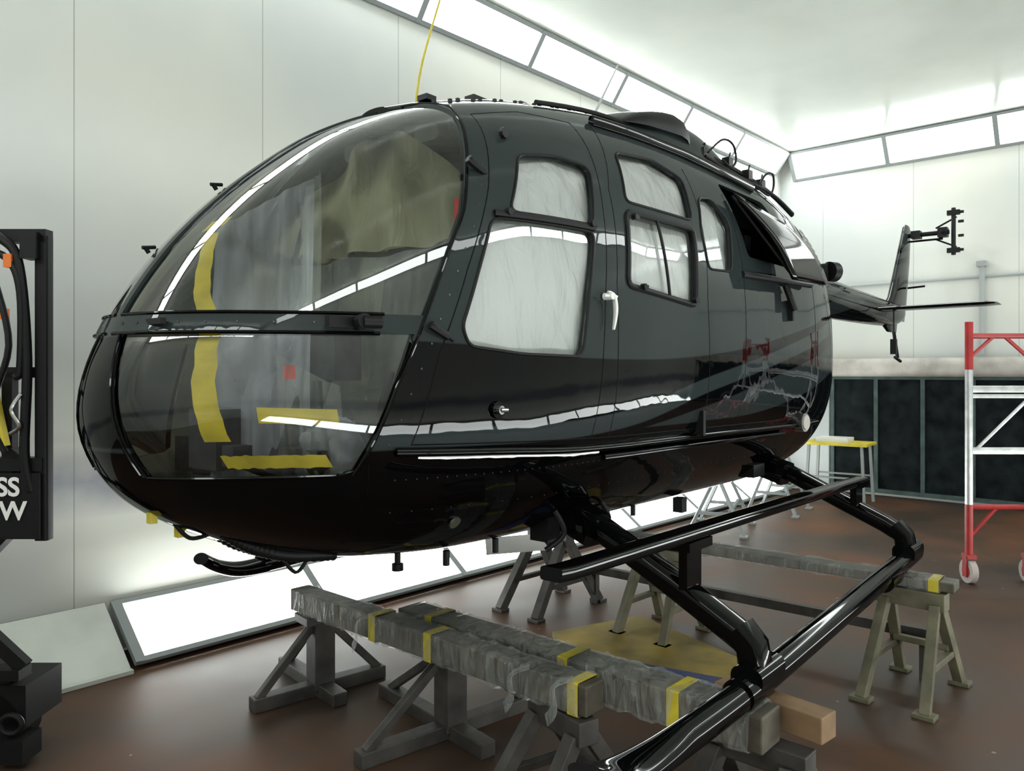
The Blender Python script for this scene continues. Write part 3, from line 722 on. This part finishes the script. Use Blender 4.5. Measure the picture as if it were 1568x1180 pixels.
a=Acc();a.bar((2.36,.88,.44),(2.40,1.25,.44),.09,.08);a.done('timber_block',WOOD,None,bevel=.004)
def sawhorse(loc,rz,ln,ht_,mat=STEEL,spread=.22,th=.045):
    root=empty('sawhorse',loc,rz);a=Acc()
    a.bar((-ln/2,0,ht_-.04),(ln/2,0,ht_-.04),.08,.08);a.done('top_beam',mat,root,bevel=.004)
    a=Acc()
    for sx in(-1,1):
        for sy in(-1,1): a.bar((sx*ln*.36,sy*.03,ht_-.06),(sx*ln*.45,sy*spread,0.01),th,th)
        a.bar((sx*ln*.42,-spread*.62,ht_*.36),(sx*ln*.42,spread*.62,ht_*.36),.03,.03)
        for sy in(-1,1): a.box((sx*ln*.45,sy*spread,.01),(.09,.07,.02))
    a.bar((-ln*.41,-spread*.5,ht_*.42),(ln*.41,-spread*.5,ht_*.42),.03,.03)
    a.done('legs',mat,root,bevel=.003);return root
def jack(loc,rz,ht_,w=.62):
    root=empty('jack_stand',loc,rz);a=Acc()
    a.bar((-w/2,0,.03),(w/2,0,.03),.07,.06);a.bar((0,0,.03),(0,w*.62,.03),.07,.06);a.bar((0,0,.03),(0,-w*.3,.03),.07,.06)
    a.done('base',STEEL,root,bevel=.004);a=Acc()
    a.bar((0,0,.03),(0,0,ht_),.10,.10)
    for q in((-w*.46,0),(w*.46,0),(0,w*.55)): a.bar((q[0],q[1],.05),(q[0]*.06,q[1]*.06,ht_*.92),.035,.035)
    a.box((0,0,ht_-.02),(.20,.14,.04));a.done('post',STEEL,root,bevel=.004);return root
jack((2.10,3.14,0),math.radians(-8),.38,.66)
jack((2.22,2.38,0),math.radians(-8),.375,.86)
sawhorse((2.06,1.66,0),math.radians(75),.30,.38,spread=.24,th=.05)
sawhorse((2.30,1.08,0),math.radians(90),.34,.375,spread=.26,th=.06)
OLV=pbr('olive_steel',(.11,.10,.06),.6,nscale=9,namt=.4)
sawhorse((3.98,1.10,0),math.radians(88),.30,.488,mat=OLV,spread=.26)
sawhorse((3.88,3.22,0),math.radians(88),.34,.488,spread=.30,th=.055)
sawhorse((3.92,2.42,0),math.radians(88),.34,.488,mat=OLV,spread=.22)
a=Acc();a.bar((4.12,3.1,.22),(4.20,1.05,.22),.04,.05)
for y in(3.05,1.1): a.bar((4.13 if y>2 else 4.19,y,0),(4.13 if y>2 else 4.19,y,.2),.04,.04)
a.done('brace_rail',STEEL)
sawhorse((6.9,3.6,0),math.radians(20),.8,.55,mat=GRAYF,spread=.25,th=.03)
sawhorse((8.2,3.6,0),math.radians(10),.7,.65,mat=GRAYF,spread=.25,th=.03)
root=empty('floor_board')
a=Acc();a.add([(3.15,2.55,.02),(3.45,2.85,.02),(4.05,2.65,.02),(3.75,1.75,.02),(3.35,1.72,.02)],[(0,1,2,3,4)])
o=a.done('yellow_top',YEL,root);s=o.modifiers.new('s','SOLIDIFY');s.thickness=.018
a=Acc();a.add([(2.98,2.6,.022),(3.22,2.62,.022),(3.46,1.70,.022),(3.18,1.70,.022)],[(0,1,2,3)]);o=a.done('blue_edge',BLUE,root);s=o.modifiers.new('s','SOLIDIFY');s.thickness=.02
root=empty('work_table',(9.3,3.35,0),.1);a=Acc();a.box((0,0,.68),(.5,.7,.03));a.done('top',TAPE,root);a=Acc()
a.box((0,.05,.72),(.3,.35,.05));a.done('paper_stack',WHITEP,root);a=Acc()
for x in(-.22,.22):
    for y in(-.32,.32): a.bar((x,y,0),(x*.9,y*.9,.67),.03,.03)
    a.bar((x,-.3,.3),(x,.3,.3),.02,.02)
a.done('legs',GRAYF,root)
rt=Vector((math.sin(phi),-math.cos(phi),0));fw=Vector((math.cos(phi),math.sin(phi),0))
sc=empty('scaffold_tower',(6.32,1.37,0),phi-math.pi/2)
red=Acc();al=Acc();wh=Acc();hubm=Acc()
Wd=.43
for bx in(0,1.5):
    for x in(bx,bx+Wd):
        dy=0
        al.tube([(x,dy,.45),(x,dy,1.55)],.026,12);red.tube([(x,dy,1.52),(x,dy,1.86)],.027,12);red.tube([(x,dy,.20),(x,dy,.56)],.027,12)
        red.box((x,dy,.19),(.06,.09,.03));red.box((x-.03,dy,.12),(.008,.05,.15));red.box((x+.03,dy,.12),(.008,.05,.15))
        wh.tube([(x-.022,dy,.085),(x+.022,dy,.085)],.085,24);hubm.tube([(x-.026,dy,.085),(x+.026,dy,.085)],.045,16)
    red.tube([(bx,dy,1.76),(bx+Wd,dy,1.76)],.02,10);red.tube([(bx,dy,1.60),(bx+.18,dy,1.76)],.014,8);red.tube([(bx+Wd,dy,1.60),(bx+Wd-.18,dy,1.76)],.014,8)
    red.tube([(bx,dy,.54),(bx+Wd,dy,.54)],.02,10);red.tube([(bx,dy,.32),(bx+.2,dy,.54)],.014,8)
    al.tube([(bx+.05,dy,.95),(bx+Wd,dy,1.32)],.012,8)
for z in(1.38,.94): al.sweep([(0,0,z),(1.5+Wd,0,z)],rrect(.03,.05,.006))
al.sweep([(0,0,1.33),(1.5+Wd,0,1.33)],rrect(.03,.03,.006))
al.tube([(.43,0,.55),(1.5,0,1.3)],.015,8)
al.done('aluminium_frame',ALU,sc,True);red.done('red_frame_ends',RED,sc,True)
wh.done('castor_tyres',pbr('castor_tyre',(.42,.36,.34),.6),sc,True);hubm.done('castor_hubs',RED,sc,True)
lf=empty('scissor_lift',(.98,3.37,0),phi-math.pi/2)
a=Acc()
a.sweep([(0.03,.0,.86),(0.03,.0,2.02)],rrect(.05,.05,.01));a.sweep([(-.75,0,.86),(-.75,0,2.02)],rrect(.05,.05,.01))
a.tube(cr([(.0,-.03,1.05),(-.02,-.04,1.2),(-.01,-.04,1.55),(-.04,-.04,1.9),(-.10,-.04,2.0),(-.22,-.04,2.04),(-.5,-.04,2.04)],6),.018,10)
a.tube(cr([(-.05,-.05,1.48),(-.03,-.05,1.52),(-.03,-.05,1.8),(-.08,-.05,1.93),(-.2,-.05,1.97)],6),.014,10)
a.box((-.36,0,1.15),(.80,.06,.05));a.box((-.36,.02,1.02),(.80,.04,.30));a.box((-.36,0,1.5),(.78,.04,.04));a.box((-.36,0,2.02),(.82,.05,.05))
a.box((-.1,0,1.3),(.04,.04,.4));a.box((0,-.02,1.98),(.06,.07,.10))
a.tube(cr([(-.12,-.06,1.85),(-.06,-.07,1.6),(-.13,-.07,1.35),(-.08,-.06,1.2)],6),.012,8)
a.bar((-.14,0,1.24),(-.04,0,1.16),.05,.03)
a.box((-.44,.12,.22),(.80,.24,.16));a.bar((-.12,.05,.9),(-.7,.05,.3),.06,.05);a.bar((-.7,.05,.9),(-.12,.05,.3),.06,.05)
a.box((-.09,-.02,.36),(.12,.08,.04));a.bar((-.16,-.02,.50),(-.03,-.02,.38),.04,.05);a.box((-.07,.0,.07),(.11,.12,.09))
ring=[(-.07+.04*math.cos(t),-.04,.17+.035*math.sin(t)) for t in [i*math.pi/8 for i in range(16)]];a.tube(ring,.011,8,closed=True)
a.tube([(-.2,.0,.14),(-.2,.14,.14)],.14,24);a.tube([(-.7,.0,.14),(-.7,.14,.14)],.14,24)
a.done('frame',BLACKM,lf,True,40,bevel=.003)
a=Acc();a.box((-.07,-.05,1.92),(.03,.03,.05));a.box((-.09,-.05,1.72),(.025,.025,.04));a.done('orange_clips',ORANGE,lf)
a=Acc();a.bar((-.16,-.05,1.50),(-.10,-.05,1.22),.03,.05);a.done('yellow_harness',TAPE,lf)
a=Acc();a.tube(cr([(-.02,-.06,1.42),(-.05,-.07,1.36),(-.02,-.07,1.3),(-.06,-.06,1.27)],6),.008,8);a.done('carabiner',METAL,lf,True)
a=Acc();a.sweep([(-.36,-.035,.87),(-.36,-.035,1.12)],rrect(.80,.012,.005),up=(0,1,0));a.done('sign_plate',BLACKM,lf)
for i,(tx,xr,z) in enumerate((('NO ACCESS',-.035,1.035),('BELOW',-.01,.945))):
    t=bpy.data.curves.new('t','FONT');t.body=tx;t.size=.098;t.align_x='RIGHT';t.extrude=.001;t.offset=.0025
    to=bpy.data.objects.new('sign_text_%d'%(i+1),t);link(to,lf);to.location=(xr,-.045,z);to.rotation_euler=(math.pi/2,0,0);t.materials.append(WHITEP)
a=Acc();P=lambda d,r,z:(d*fw+r*rt+Vector((0,0,z)))
a.tube(cr([P(3.12,-.385,2.55),P(3.3,-.375,2.82),P(3.8,-.31,3.45),P(4.5,-.235,4.35)],8),.005,6);a.done('yellow_air_cord',TAPE,None,True)
a=Acc();a.tube([P(3.62,.345,2.62),P(6.9,.93,4.2)],.008,6);a.done('grey_air_hose',CONDU,None,True)
w=bpy.data.worlds.new('w');bpy.context.scene.world=w;w.use_nodes=True;w.node_tree.nodes['Background'].inputs[0].default_value=(.02,.02,.02,1)
